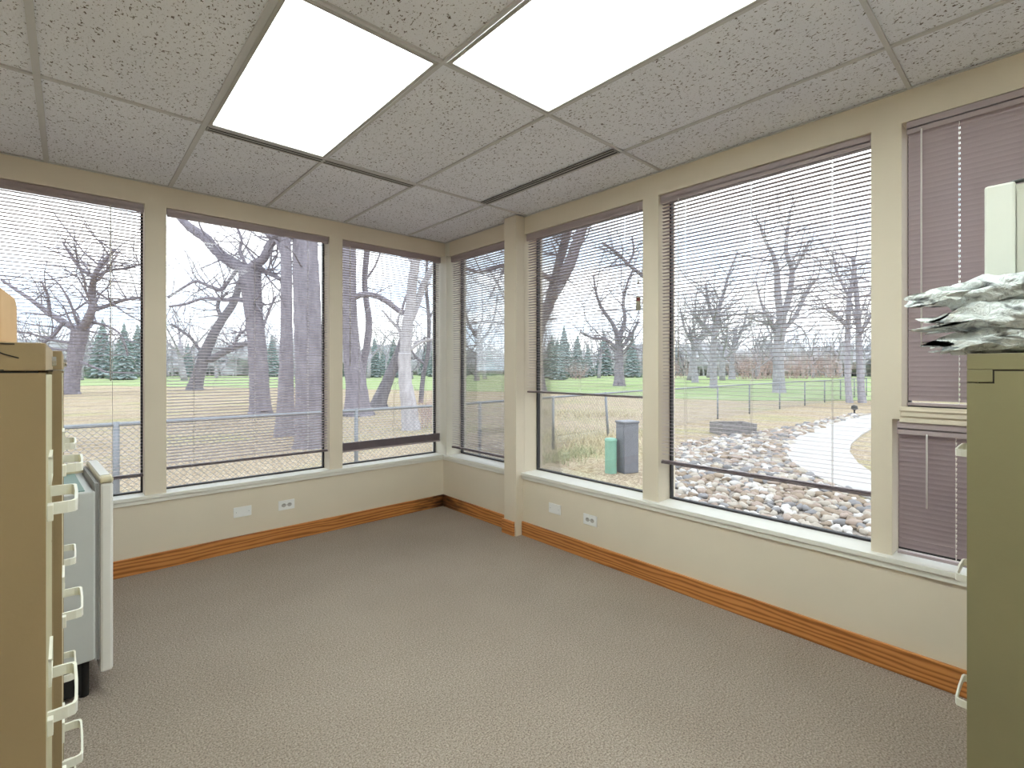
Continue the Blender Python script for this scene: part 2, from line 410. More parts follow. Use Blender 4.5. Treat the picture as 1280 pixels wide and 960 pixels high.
# wall plates and sockets
def plate(axis, a, z, sockets, label, cat):
    n = 'power_outlet' if sockets else 'wall_plate'
    loc = (a, YW, z) if axis == 'x' else (XL, a, z)
    r = empty(n, loc, label, cat, 'plates on the wall under the windows', 0 if axis == 'x' else -PI/2)
    b = MB().box(-0.060, -0.007, -0.037, 0.060, 0, 0.037); b.build('cover_plate', M['plate'], r, bevel=0.002)
    if sockets:
        for s in (-0.021, 0.021):
            f = MB().prism([(s+0.017*math.cos(k*PI/8), 0.0145*math.sin(k*PI/8)) for k in range(16)], 0, 0.002)
            f.v = [(x, -0.007-z_, y) for x, y, z_ in f.v]; f.f = [tuple(reversed(q)) for q in f.f]
            so = f.build('socket', M['socket'], r)
            MB().box(s-0.006, -0.0098, 0.003, s-0.004, -0.0088, 0.010).box(s+0.004, -0.0098, 0.003, s+0.006, -0.0088, 0.010).build('slots', M['black'], so)
        MB().box(-0.002, -0.0078, -0.002, 0.002, -0.0068, 0.002).build('screw', M['galv'], r)
    else:
        for s in (-0.042, 0.042): MB().box(s-0.002, -0.0078, -0.002, s+0.002, -0.0068, 0.002).build('screw', M['galv'], r)
plate('x', 0.952, 0.287, False, 'blank white wall plate under the left windows', 'wall plate')
plate('x', 1.262, 0.280, True, 'white double power outlet under the left windows', 'outlet')
plate('y', 2.545, 0.285, False, 'blank white wall plate beside the column under the right windows', 'wall plate')
plate('y', 2.205, 0.278, True, 'white double power outlet under the right windows', 'outlet')

# ------------------------------------------------------------------ blinds
def blind(axis, a0, a1, ztop, zbot, tilt, label, stack=0, wand=None, cord=None, closed=False, front=None, tagat=None, railm='rail_dark', holes=None):
    """slats run along the wall; u is the run, w is positive towards the glass"""
    L_ = a1-a0
    pl = (YW if axis == 'x' else XU) + (0.036 if front is None else front)
    loc = ((a0+a1)/2, pl, zbot) if axis == 'x' else (pl, (a0+a1)/2, zbot)
    r = empty('window_blind', loc, label, 'window blind', 'mauve slatted blinds in the windows', 0 if axis == 'x' else -PI/2)
    H = ztop-zbot; g = 0.004; u0, u1 = -L_/2+g, L_/2-g
    # headrail with a valance and its pale lip
    MB().box(u0, -0.016, H-0.030, u1, 0.018, H-0.001).box(u0, -0.020, H-0.058, u1, -0.0165, H-0.002).build('headrail', M['rail'], r, bevel=0.0015)
    MB().box(u0, -0.001, H-0.036, u1, -0.020, H-0.031).build('rail_lip', M['rail_line'] if closed else M['rail_mid'], r)
    # slats
    pitch, wd, seg = 0.0215, 0.0254, 3
    hl = holes or [u0+0.16, u1-0.16]
    if L_ > 0.95 and not holes: hl.insert(1, (u0+u1)/2)
    us = [u0+0.003]
    for x in hl: us += [x-0.003, x+0.003]
    us.append(u1-0.003)
    b = MB(); z = 0.028 + stack*0.0028; top = H-0.060
    zs = [0.016+k*0.0030 for k in range(stack)]
    zz = top
    while zz > 0.030+stack*0.0030: zs.append(zz); zz -= pitch
    for q, z in enumerate(zs):
        tl_ = 0.0 if q < stack else tilt + random.uniform(-1.2, 1.2)
        ct, st_ = math.cos(R(tl_)), math.sin(R(tl_)); dz = random.uniform(-0.0006, 0.0006)
        base = len(b.v)
        for x in us:
            for k in range(seg+1):
                s = (k/seg-0.5)*wd; cv = 0.0016*(1-(2*s/wd)**2)
                b.v.append((x, s*ct - cv*st_, z + dz + s*st_ + cv*ct))
        for i in range(len(us)-1):
            for k in range(seg):
                if i % 2 == 1 and k == 1: continue          # route hole for the cords
                b.f.append((base+i*(seg+1)+k, base+(i+1)*(seg+1)+k, base+(i+1)*(seg+1)+k+1, base+i*(seg+1)+k+1))
    b.build('slats', M['slat'], r)
    MB().box(u0, -0.012, 0.0, u1, 0.012, 0.013).build('bottom_rail', M[railm], r, bevel=0.002)
    for x in hl:
        lc = MB()
        for w_ in (-0.0135, 0.0135): lc.tube([(x, w_, 0.016), (x, w_, H-0.04)], 0.0006, 3)
        lc.tube([(x, 0.0, 0.016), (x, 0.0, H-0.04)], 0.0009, 3)
        lc.build('ladder_cord', M['cord'], r)
    if wand is not None:
        x, ln = wand
        wn = MB().tube([(x, -0.024, H-0.05), (x, -0.027, H-0.07), (x, -0.027, H-0.07-ln)], 0.0032, 6)
        wn.build('tilt_wand', M['cord'], r, smooth=True)
    if cord is not None:
        x, ln = cord
        cd = MB().tube([(x, -0.021, H-0.03), (x+0.003, -0.023, H-0.3), (x, -0.022, H-ln)], 0.0011, 4)
        cd.build('lift_cord', M['cord'], r)
        MB().tube([(x, -0.022, H-ln), (x, -0.022, H-ln-0.012), (x, -0.022, H-ln-0.035)], [0.0015, 0.006, 0.007], 8).build('cord_knob', M['cord'], r, smooth=True)
    if tagat is not None:
        x, z0, z1 = tagat
        MB().box(x-0.017, -0.026, z0, x+0.017, -0.0245, z1).build('warning_tag', M['carton_tag'], r)
        MB().box(x-0.012, -0.0268, z1-0.028, x+0.012, -0.0262, z1-0.006).build('tag_mark', M['tag_mark'], r)
    return r
M['carton_tag'] = plain('tag_paper', (0.30, 0.27, 0.20), 0.8)
M['tag_mark'] = plain('tag_print', (0.22, 0.06, 0.05), 0.8)
blind('x', *LW[0], TOPZ, 0.628, -4, 'mauve blind in the left window, behind the filing cabinets', stack=3, wand=(0.33, 1.1), railm='rail_dark')
blind('x', *LW[1], TOPZ, 0.655, 13, 'mauve blind with dense tilted slats, in the window with the thick trunks', stack=2, railm='rail_dark')
blind('x', *LW[2], TOPZ, 0.630, -2, 'mauve blind left of the room corner, with a thick mauve bottom stack', stack=22, wand=(-0.43, 1.0), railm='rail')
blind('y', *RW[0], TOPZ, 0.572, -3, 'narrow mauve blind between the room corner and the cream column', stack=2)
blind('y', *RW[1], TOPZ, 1.150, -4, 'mauve blind drawn half up, with a small paper tag, beside the column', stack=1, cord=(0.51, 0.5), tagat=(0.513, 0.575, 0.665))
blind('y', *RW[2], TOPZ, 0.748, -5, 'widest mauve open blind, right of the window with the utility boxes', stack=3, wand=(-0.42, 1.0))
blind('y', -0.59, 0.452, TOPZ, 1.183, -74, 'closed mauve blind in the upper window beside the plastic bags', closed=True, wand=(-0.465, 0.93), front=0.022, railm='rail', holes=[-0.345, 0.0, 0.345])
blind('y', -0.59, 0.486, 1.112, 0.520, -70, 'closed short mauve blind in the low window beside the right cabinet', closed=True, wand=(-0.43, 0.30), front=0.022, railm='rail', holes=[-0.338, 0.0, 0.338])

# ------------------------------------------------------------------ filing cabinets
def cabinet(loc, rz, label, mats=('cab', 'cab_front'), notch=0.0, box_w=0.385, side=+1, H=1.382, D_=0.68):
    r = empty('filing_cabinet', loc, label, 'filing cabinet', 'metal filing cabinets', rz)
    W = box_w; ma, mf = M[mats[0]], M[mats[1]]
    MB().box(-D_+0.003, 0.003, 0.02, -0.020, W-0.003, H-0.012).build('core', M['cab_dark'], r)
    lid = 0.038
    bd = MB()
    for y0, y1 in ((0, 0.004), (W-0.004, W)):
        pr = [(-D_, 0.0), (-0.001, 0.0), (-0.001, H-(0.067 if notch else lid)-0.003)]
        if notch: pr += [(-notch-0.003, H-0.070), (-notch-0.003, H-lid-0.003)]
        pr += [(-D_, H-lid-0.003)]
        q = MB().prism(pr, y0, y1)
        bd.f += [tuple(i+len(bd.v) for i in f) for f in [tuple(reversed(f)) for f in q.f]]; bd.v += [(x, z, y) for x, y, z in q.v]
    bd.box(-D_, 0.004, 0, -D_+0.004, W-0.004, H-lid-0.003)
    bd.box(-0.001, 0, 0.0, 0.0, 0.018, H-lid-0.003).box(-0.001, W-0.018, 0.0, 0.0, W, H-lid-0.003).box(-0.001, 0.018, 0, 0.0, W-0.018, 0.045)
    bd.build('body', ma, r)
    ld = MB().box(-D_, 0, H-lid, 0.0, W, H)
    if notch:
        ld.box(-notch, 0, H-0.067, 0.0, 0.004, H-lid).box(-notch, W-0.004, H-0.067, 0.0, W, H-lid)
    ld.build('lid', ma, r, bevel=0.0015)
    MB().tube([(-0.002, W*0.82, H-0.022), (0.006, W*0.82, H-0.022)], 0.009, 14).build('lock', M['lock'], r)
    n = 4; z0 = 0.05; dh = (H-lid-0.006-z0)/n
    for k in range(n):
        za, zb = z0+k*dh+0.002, z0+(k+1)*dh-0.002
        dr = MB().box(-0.018, 0.012, za, -0.001, W-0.012, zb).build('drawer', mf, r, bevel=0.002)
        zc = zb-0.206
        y0, y1 = W/2-0.078, W/2+0.078
        hb = MB(); pts = [(-0.001, y0), (0.022, y0+0.001), (0.031, y0+0.004), (0.034, y0+0.013), (0.035, W/2), (0.034, y1-0.013), (0.031, y1-0.004), (0.022, y1-0.001), (-0.001, y1)]
        inn = [(-0.001, y0+0.005), (0.020, y0+0.006), (0.027, y0+0.008), (0.030, y0+0.016), (0.031, W/2), (0.030, y1-0.016), (0.027, y1-0.008), (0.020, y1-0.006), (-0.001, y1-0.005)]
        for i in range(len(pts)-1):
            hb.prism([inn[i], pts[i], pts[i+1], inn[i+1]], zc-0.009, zc+0.009)
        hb.build('handle', M['handle'], dr)
        MB().box(-0.001, W/2-0.045, zc+0.035, 0.003, W/2-0.042, zc+0.075).box(-0.001, W/2+0.042, zc+0.035, 0.003, W/2+0.045, zc+0.075).box(-0.001, W/2-0.045, zc+0.032, 0.003, W/2+0.045, zc+0.036).box(-0.001, W/2-0.045, zc+0.073, 0.003, W/2+0.045, zc+0.077).build('label_holder', M['handle'], dr)
        MB().box(-0.001, y0-0.03, zc-0.012, 0.006, y0-0.016, zc+0.012).build('latch', M['handle'], dr, bevel=0.001)
    return r
c1 = cabinet((-0.024, 0.925, 0), 0, 'tan filing cabinet nearest on the left, under the brown carton')
c2 = cabinet((-0.011, 1.325, 0), 0, 'tan filing cabinet between the nearest left one and its neighbour by the fridge')
c3 = cabinet((-0.020, 1.725, 0), 0, 'tan filing cabinet beside the small white fridge')
sc = MB()
for (x0, z0, x1, z1) in ((-0.062, 1.378, -0.040, 1.366), (-0.040, 1.366, -0.026, 1.361), (-0.07, 1.3805, -0.03, 1.3795), (-0.062, 1.3455, -0.040, 1.3450)):
    dx, dz = x1-x0, z1-z0; w_ = 0.0011
    sc.tube([(x0, -0.0004, z0), (x1, -0.0004, z1)], w_, 4)
sc.build('scuff_marks', M['scratch'], c1)
c4 = cabinet((1.587+0.385, 0.145, 0), PI/2, 'olive filing cabinet on the right, under the plastic bags', mats=('olive', 'olive_front'), notch=0.044)
# carton
r = empty('cardboard_box', (-0.30, 1.11, 1.382), 'brown carton standing on the nearest left filing cabinet', 'box')
MB().prism([(-0.235, -0.14), (0.230, -0.14), (0.236, 0.0), (0.230, 0.14), (-0.235, 0.14)], 0.0, 0.078).build('carton_body', M['carton'], r, bevel=0.004)
q = MB().prism([(-0.235, 0.078), (0.228, 0.078), (0.195, 0.098), (-0.235, 0.100)], -0.14, 0.14)
q.v = [(x, z, y) for x, y, z in q.v]; q.f = [tuple(reversed(f)) for f in q.f]; q.build('lid_flap', M['carton'], r, bevel=0.002)

# ------------------------------------------------------------------ small refrigerator
fr = empty('mini_fridge', (0.078, 2.635, 0), 'small white refrigerator with grey side, behind the left cabinets', 'refrigerator', None, R(3.5))
fd, fw = 0.50, 0.52
MB().box(-fd, 0, 0.155, 0, fw, 0.845).build('body', M['fridge'], fr, bevel=0.006)
MB().box(-fd+0.02, 0.02, 0.845, -0.03, fw-0.02, 0.850).build('worktop', M['fridge_top'], fr, bevel=0.002)
MB().box(-fd+0.02, fw-0.05, 0.850, 0.02, fw-0.02, 0.868).build('rear_trim', M['fridge_cap'], fr, bevel=0.002)
MB().box(-fd+0.04, 0.03, 0.02, -0.04, fw-0.03, 0.155).build('plinth', M['black'], fr)
for x, y in ((-fd+0.05, 0.05), (-fd+0.05, fw-0.05), (-0.03, 0.05), (-0.03, fw-0.05)):
    MB().tube([(x, y, 0), (x, y, 0.155)], 0.016, 10).build('foot', M['black'], fr, smooth=True)
sl = MB()
for k, w_ in enumerate((0.006, 0.009, 0.004)): sl.box(0.0+k*0.005, w_, 0.15, 0.004+k*0.005, fw-w_, 0.875)
sl.build('door_seal', M['seal'], fr)
dr = MB().box(0.015, -0.004, 0.092, 0.058, fw+0.004, 0.872).build('door', M['fridge_door'], fr, bevel=0.010)
MB().box(0.014, -0.006, 0.872, 0.059, fw+0.006, 0.897).build('door_cap', M['fridge_cap'], dr, bevel=0.008)
MB().box(0.020, 0.05, 0.897, 0.052, fw-0.02, 0.900).build('cap_inlay', M['fridge_door'], dr, bevel=0.001)

# ------------------------------------------------------------------ computer tower and plastic bags on the right cabinet
tw = empty('computer_case', (1.795, 0.130, 1.382), 'beige computer case standing behind the plastic bags', 'computer')
MB().box(0, -0.058, 0, 0.170, 0, 0.445).build('front_bezel', M['tower'], tw, bevel=0.006)
b = MB().box(0.008, -0.42, 0.004, 0.162, -0.058, 0.436)
for k in range(9): b.box(0.003, -0.078-k*0.035, 0.02, 0.008, -0.060-k*0.035, 0.42)
b.build('case_body', M['tower_side'], tw, bevel=0.001)
cb = MB().tube([(0.05, -0.30, 0.445), (0.04, -0.16, 0.458), (0.03, -0.05, 0.449), (0.06, -0.03, 0.447), (0.10, -0.12, 0.452), (0.13, -0.3, 0.444)], 0.005, 8)
tag(cb.build('power_cable', M['cable'], None, smooth=True), 'black cable lying on top of the beige computer case', 'cable').location = (1.795, 0.130, 1.382)

def ridge(p, f): return 1-abs(noise.noise(p*f))*2
def bag(i, cx, cy, z0, lx, ly, lz, seed, label, rz=0):
    """a flat filled carrier bag, creased all over, its gathered mouth towards +y"""
    n, m_ = 84, 56; b = MB(); off = Vector((seed*1.7, seed*2.9, seed*0.8))
    rnd = random.Random(seed)
    for j in range(m_+1):
        t = j/m_; y = -ly+2.25*ly*t
        body = min(1.0, (max(0.0, 1-abs((t-0.47)/0.50)**4.5))**0.5) if t < 0.86 else 0.0
        neck = 0.80 if t > 0.70 else 0.0
        w_ = max(body, neck*(1.0+0.8*max(0, t-0.84)/0.16)) if t > 0.02 else 0.05
        hgt = max(body, (0.50-1.2*max(0, t-0.82))*(1 if t > 0.7 else 0)) if t > 0.02 else 0.05
        for k in range(n):
            th = 2*PI*k/n; cx_, cz_ = math.cos(th), math.sin(th)
            q = Vector((math.copysign(abs(cx_)**0.7, cx_)*lx*w_, y, math.copysign(abs(cz_)**0.8, cz_)*lz*hgt))
            s_ = q+off
            dsp = 0.016*(ridge(s_, 9)-0.5) + 0.010*(ridge(s_+off, 21)-0.5) + 0.005*(ridge(s_, 47)-0.5)
            nrm = Vector((cx_, 0, cz_*1.2))
            q += nrm*dsp + Vector((0, 0.020*noise.noise(Vector((cx_*2, cz_*2, seed)))*(1+3*t), 0))
            if t > 0.8: q.z += 0.02*noise.noise(Vector((cx_*3, t*9, seed*2.0)))-0.012*(t-0.8)*5
            q.x = max(-0.110, min(0.104, q.x)); q.z = max(-lz, q.z)
            b.v.append(tuple(q))
    for j in range(m_):
        for k in range(n):
            k2 = (k+1) % n; b.f.append((j*n+k, j*n+k2, (j+1)*n+k2, (j+1)*n+k))
    b.f.append(tuple(range(n-1, -1, -1)))
    o = b.build('plastic_bag', M['bag'], None, smooth=True)
    tag(o, label, 'plastic bag', 'white plastic bags stacked on the right cabinet')
    o.location = (cx, cy, z0+lz); o.rotation_euler = (0, 0, rz)
bag(0, 1.690, -0.10, 1.382, 0.098, 0.235, 0.032, 1, 'bottom plastic bag of the pile, flat on the olive cabinet')
bag(1, 1.688, -0.11, 1.438, 0.100, 0.255, 0.034, 2, 'second lowest crumpled plastic bag, its corner hanging over the cabinet edge')
bag(2, 1.690, -0.07, 1.496, 0.098, 0.245, 0.036, 3, 'third plastic bag up, sticking out furthest towards the window')
bag(3, 1.690, -0.28, 1.560, 0.096, 0.245, 0.032, 4, 'topmost crumpled white plastic bag, set back on the pile')

# ------------------------------------------------------------------ outside ground
def poly_sheet(name, pts, z0, z1, mat):
    return MB().prism(pts, z0, z1).build(name, mat)
g = MB().box(-200, YW+OUT, GZ-0.2, 420, 420, GZ).box(XU+0.2, -260, GZ-0.2, 420, YW+OUT, GZ)
struct(g.build('ground', M['dry']))
lawn = [(3,69),(21,39),(27.5,27),(27.8,18),(29,12.5),(34,8),(44,2),(70,-10),(170,-10),(170,170),(-120,170),(-120,100),(-30,82)]
o = poly_sheet('lawn', lawn, GZ-0.02, GZ+0.03, M['lawn']); tag(o, 'distant green lawn behind the fence and the trees', 'lawn', kind='stuff')
P = [(981,565),(984,556),(1000,545),(1027,534),(1060,525),(1090,518),(1125,511)]
Q = [(1125,520),(1098,532),(1076,545),(1064,556),(1062,566),(1072,580),(1100,600)]
path = [tuple(ground(*q)[:2]) for q in P] + [tuple(ground(*q)[:2]) for q in Q] + [tuple(ground(*q)[:2]) for q in ((1150,660),(1095,628),(1060,613),(1035,604),(1010,592),(990,579))]
pa = list(reversed(path))
ar = sum(pa[i][0]*pa[(i+1) % len(pa)][1]-pa[(i+1) % len(pa)][0]*pa[i][1] for i in range(len(pa)))
if ar < 0: pa.reverse()
struct(poly_sheet('trim_6', pa, GZ-0.02, GZ+0.035, M['concrete']))
rock_px = [(790,640),(826,575),(850,556),(905,546),(960,539),(1010,530),(1050,522),(1090,516),(1120,512),(1080,520),(1050,528),(1020,538),(996,549),(982,563),(988,579),(1010,594),(1035,606),(1065,618),(1150,664),(1200,720),(1080,760),(900,760)]
rock_poly = [tuple(ground(*q)[:2]) for q in rock_px]
def inside(x, y, poly):
    r_ = False; n = len(poly); j = n-1
    for i in range(n):
        xi, yi = poly[i]; xj, yj = poly[j]
        if (yi > y) != (yj > y) and x < (xj-xi)*(y-yi)/(yj-yi)+xi: r_ = not r_
        j = i
    return r_
rp = list(rock_poly)
ar = sum(rp[i][0]*rp[(i+1) % len(rp)][1]-rp[(i+1) % len(rp)][0]*rp[i][1] for i in range(len(rp)))
if ar < 0: rp.reverse()
tag(poly_sheet('gravel_bed', rp, GZ-0.02, GZ+0.012, M['gravel']), 'bed of fine brown gravel under the river stones', 'gravel', kind='stuff')

# stones
def stone_verts(seed, nx=10, ny=7):
    v = []; f = []
    v.append((0,0,1))
    for j in range(1, ny):
        ph = PI*j/ny
        for k in range(nx):
            th = 2*PI*k/nx; v.append((math.sin(ph)*math.cos(th), math.sin(ph)*math.sin(th), math.cos(ph)))
    v.append((0,0,-1)); n = len(v)
    for k in range(nx): f.append((0, 1+k, 1+(k+1) % nx))
    for j in range(ny-2):
        for k in range(nx):
            a = 1+j*nx+k; b_ = 1+j*nx+(k+1) % nx; f.append((a, a+nx, b_+nx, b_))
    for k in range(nx): f.append((n-1, 1+(ny-2)*nx+(k+1) % nx, 1+(ny-2)*nx+k))
    vv = []
    for p_ in v:
        p_ = Vector(p_); s = 1+0.55*noise.noise(p_*1.0+Vector((seed*5.3, 0, 0)))+0.22*noise.noise(p_*2.6+Vector((0, seed*3.1, 0)))
        vv.append(Vector((p_.x*s, p_.y*s*(0.62+0.05*(seed % 5)), p_.z*s*0.5)))
    return vv, f
shapes = [stone_verts(i) for i in range(8)]
pts = []
x = XU+0.5
while x < 24:
    sz = 0.070 + 0.004*max(0, x-6)
    y = -3.0
    while y < 9:
        px_, py_ = x+random.uniform(-.4, .4)*sz*1.5, y+random.uniform(-.4, .4)*sz*1.5
        if inside(px_, py_, rock_poly):
            d = px_*S_+py_*C_; l = px_*C_-py_*S_
            u = 640+F_PX*l/d; w_ = HOR-F_PX*(GZ-EYE)/d
            if 826 < u < 1095 and w_ < 672 and (w_ < 640+(u-835)*0.14):
                if w_ > 590 or random.random() < 0.72:
                    pts.append((px_, py_, sz*random.uniform(0.75, 1.30), d))
        y += sz*1.55
    x += sz*1.75
pts.sort(key=lambda q: q[3]/q[2])
protos = {}
for i, (sx, sy, s, d) in enumerate(pts[:300]):
    k, mi = random.randrange(8), random.choices(range(5), (4, 3, 2, 3, 3))[0]
    if (k, mi) not in protos:
        b = MB(); b.v = [tuple(q*0.085) for q in shapes[k][0]]; b.f = list(shapes[k][1])
        o = b.build('river_stone', STONES[mi], None, smooth=True); protos[(k, mi)] = o
    else:
        o = protos[(k, mi)].copy(); COL.objects.link(o)
    s_ = s/0.085
    o.scale = (s_, s_, s_); o.location = (sx, sy, GZ+0.028*s_+random.uniform(0, 0.018)); o.rotation_euler = (random.uniform(-.15, .15), random.uniform(-.15, .15), random.uniform(0, 6.28))
    tag(o, 'rounded river stone in the bed outside the large right window', 'stone', 'river stones outside the large right window')
rest = [MB() for _ in range(1)]
fm = []
b = rest[0]
for (sx, sy, s, d) in pts[300:]:
    vv, ff = random.choice(shapes); a = random.uniform(0, 6.28); ca, sa = math.cos(a), math.sin(a); base = len(b.v); mi = random.randrange(5)
    b.v += [(sx+(q.x*ca-q.y*sa)*s, sy+(q.x*sa+q.y*ca)*s, GZ+0.02+q.z*s) for q in vv]
    b.f += [tuple(base+i for i in f) for f in ff]; fm += [mi]*len(ff)
o = b.build('river_stones', None, None, smooth=True, mats=STONES)
if len(o.data.polygons) == len(fm): o.data.polygons.foreach_set('material_index', fm)
tag(o, 'smaller looking river stones further off along the path', 'stones', kind='stuff')
print('stones', len(pts))

# edging line
q0, q1 = ground(853, 568), ground(927, 545)
tag(MB().tube([(q0.x, q0.y, GZ+0.02), ((q0.x+q1.x)/2+.05, (q0.y+q1.y)/2, GZ+0.03), (q1.x, q1.y, GZ+0.02)], 0.035, 6).build('garden_edging', M['edging']), 'pale edging strip at the rim of the river stones', 'edging')

# utility pedestals
c = ground(763.5, 591); d = gd(591); wpx = d/F_PX
r = empty('cable_pedestal', (c.x, c.y, GZ), 'short green cylindrical utility post beside the grey box', 'utility post')
MB().tube([(0,0,0), (0,0,0.60)], 7.3*wpx, 20).build('post_body', M['ped_green'], r, smooth=False)
MB().tube([(0,0,0.57), (0,0,0.595), (0,0,0.625), (0,0,0.635)], [7.6*wpx, 7.8*wpx, 6.8*wpx, 3*wpx], 20).build('cap', M['ped_green'], r)
c = ground(784, 590); d = gd(590); wpx = d/F_PX
r = empty('utility_box', (c.x, c.y, GZ), 'grey upright utility box outside the window beside the column', 'utility box', None, R(-18))
MB().box(-0.155, -0.13, 0, 0.155, 0.13, 0.90).build('cabinet_body', M['ped_grey'], r, bevel=0.01)
MB().box(-0.17, -0.145, 0.90, 0.17, 0.145, 0.94).build('lid', M['ped_grey'], r, bevel=0.012)
MB().box(-0.167, -0.11, 0.10, -0.155, 0.11, 0.86).build('door', M['ped_grey'], r, bevel=0.004)
# timber planter
c = (ground(897, 542)+ground(935, 543))/2; d = gd(542); W_ = 0.5*38*d/F_PX
r = empty('planter_box', (c.x, c.y, GZ), 'low weathered timber planter box among the stones near the fence', 'planter', None, R(-38))
for k in range(2):
    z0 = k*0.17
    MB().box(-W_*1.15, -0.38, z0, W_*1.15, -0.33, z0+0.16).build('board', M['timber'], r)
    MB().box(-W_*1.15, 0.33, z0, W_*1.15, 0.38, z0+0.16).build('board', M['timber'], r)
    MB().box(-W_*1.15, -0.33, z0, -W_*1.15+0.05, 0.33, z0+0.16).build('board', M['timber'], r)
    MB().box(W_*1.15-0.05, -0.33, z0, W_*1.15, 0.33, z0+0.16).build('board', M['timber'], r)
MB().box(-W_*1.1, -0.33, 0, W_*1.1, 0.33, 0.24).build('soil', M['soil'], r)
# path light
c = ground(1068, 520)
r = empty('path_light', (c.x, c.y, GZ), 'small black garden light at the edge of the concrete path', 'garden light')
MB().tube([(0,0,0), (0,0,0.26)], 0.03, 8).build('stake', M['cable'], r)
MB().tube([(0,0,0.24), (0,0,0.30), (0,0,0.40), (0,0,0.44)], [0.06, 0.12, 0.10, 0.03], 12).build('lamp_head', M['cable'], r)

# ------------------------------------------------------------------ chain-link fence
def fy(x):
    P_ = [(-6, 7.75), (5, 7.50), (8, 7.85), (12.5, 8.38), (22, 8.60), (60, 8.7)]
    for (a, ya), (c_, yc) in zip(P_, P_[1:]):
        if x <= c_: return ya+(yc-ya)*(x-a)/(c_-a)
    return 8.7
FT = 0.67
fe = empty('chain_link_fence', (0, fy(0), GZ), 'grey chain-link fence running behind all the windows', 'fence')
fyo = fy(0)
xs_ = [-6+i*0.5 for i in range(93)]
MB().tube([(x, fy(x)-fyo, FT-GZ) for x in xs_], 0.024, 8).build('top_rail', M['galv'], fe, smooth=True)
for x in (-5.0, -2.2, 0.42, 3.42, 6.0, 8.4, 10.75, 13.6, 18.0, 21.0, 24.4, 27.8, 31.0, 34.0, 37.0, 40.0):
    ln = 0.04 if x in (10.75, 13.6) else 0.0
    MB().tube([(x+ln*2, fy(x)-fyo-ln, -0.05), (x, fy(x)-fyo, FT-GZ+0.03)], 0.033, 8).build('post', M['galv'], fe, smooth=True)
ms = MB(); cell = 0.085; H = FT-GZ
def wire_run(x0, x1, cell, rad):
    x = x0-H
    while x < x1:
        for sgn in (1, -1):
            a, c_ = (x, x+H) if sgn == 1 else (x+H, x)
            z0, z1 = 0.02, H
            xa, xc = a, c_
            pts_ = []
            for t in (0, 0.5, 1.0):
                xx = xa+(xc-xa)*t
                pts_.append((xx, fy(xx)-fyo+sgn*0.003, z0+(z1-z0)*t))
            if min(xa, xc) >= x0 and max(xa, xc) <= x1: ms.tube(pts_, rad, 3, cap=False)
        x += cell*1.0
wire_run(-5, 9, 0.075, 0.0030)
wire_run(8, 40, 0.12, 0.0030)
ms.build('wire_mesh', M['wire'], fe)

# ------------------------------------------------------------------ trees
def twig(b, p, d, ln, r, lvl, rnd, up=0.15, nseg=4, spread=1.0):
    pts = [p]; rad = [r]; q = p.copy(); dd = d.normalized()
    for i in range(nseg):
        dd = (dd + Vector((rnd.gauss(0, .20), rnd.gauss(0, .20), rnd.gauss(0, .16)+up*0.4))*spread).normalized()
        q = q + dd*ln/nseg; pts.append(q.copy()); rad.append(r*(1-(i+1)/nseg*0.72))
    b.tube(pts, rad, 5 if lvl >= 2 else 3, cap=False)
    if lvl <= 0: return
    for k in range(rnd.choice((3, 4)) if lvl > 1 else 4):
        t = rnd.uniform(0.25, 1.0)*nseg; i = min(int(t), nseg-1); f = t-i
        s = pts[i].lerp(pts[i+1], f); base = (pts[i+1]-pts[i]).normalized()
        side = Vector((rnd.gauss(0, 1), rnd.gauss(0, 1), rnd.gauss(0, 0.7)+up)).normalized()
        nd = (base*0.75 + side*0.85).normalized()
        twig(b, s, nd, ln*rnd.uniform(0.45, 0.7), max(rad[i]*0.55, 0.004), lvl-1, rnd, up, max(3, nseg-1), spread)

def smooth_line(pts, n=5):
    out = []
    for i in range(len(pts)-1):
        p0 = pts[max(i-1, 0)]; p1 = pts[i]; p2 = pts[i+1]; p3 = pts[min(i+2, len(pts)-1)]
        for k in range(n):
            t = k/n
            out.append(tuple(0.5*((2*p1[j])+(-p0[j]+p2[j])*t+(2*p0[j]-5*p1[j]+4*p2[j]-p3[j])*t*t+(-p0[j]+3*p1[j]-3*p2[j]+p3[j])*t**3) for j in range(len(p1))))
    out.append(tuple(pts[-1])); return out

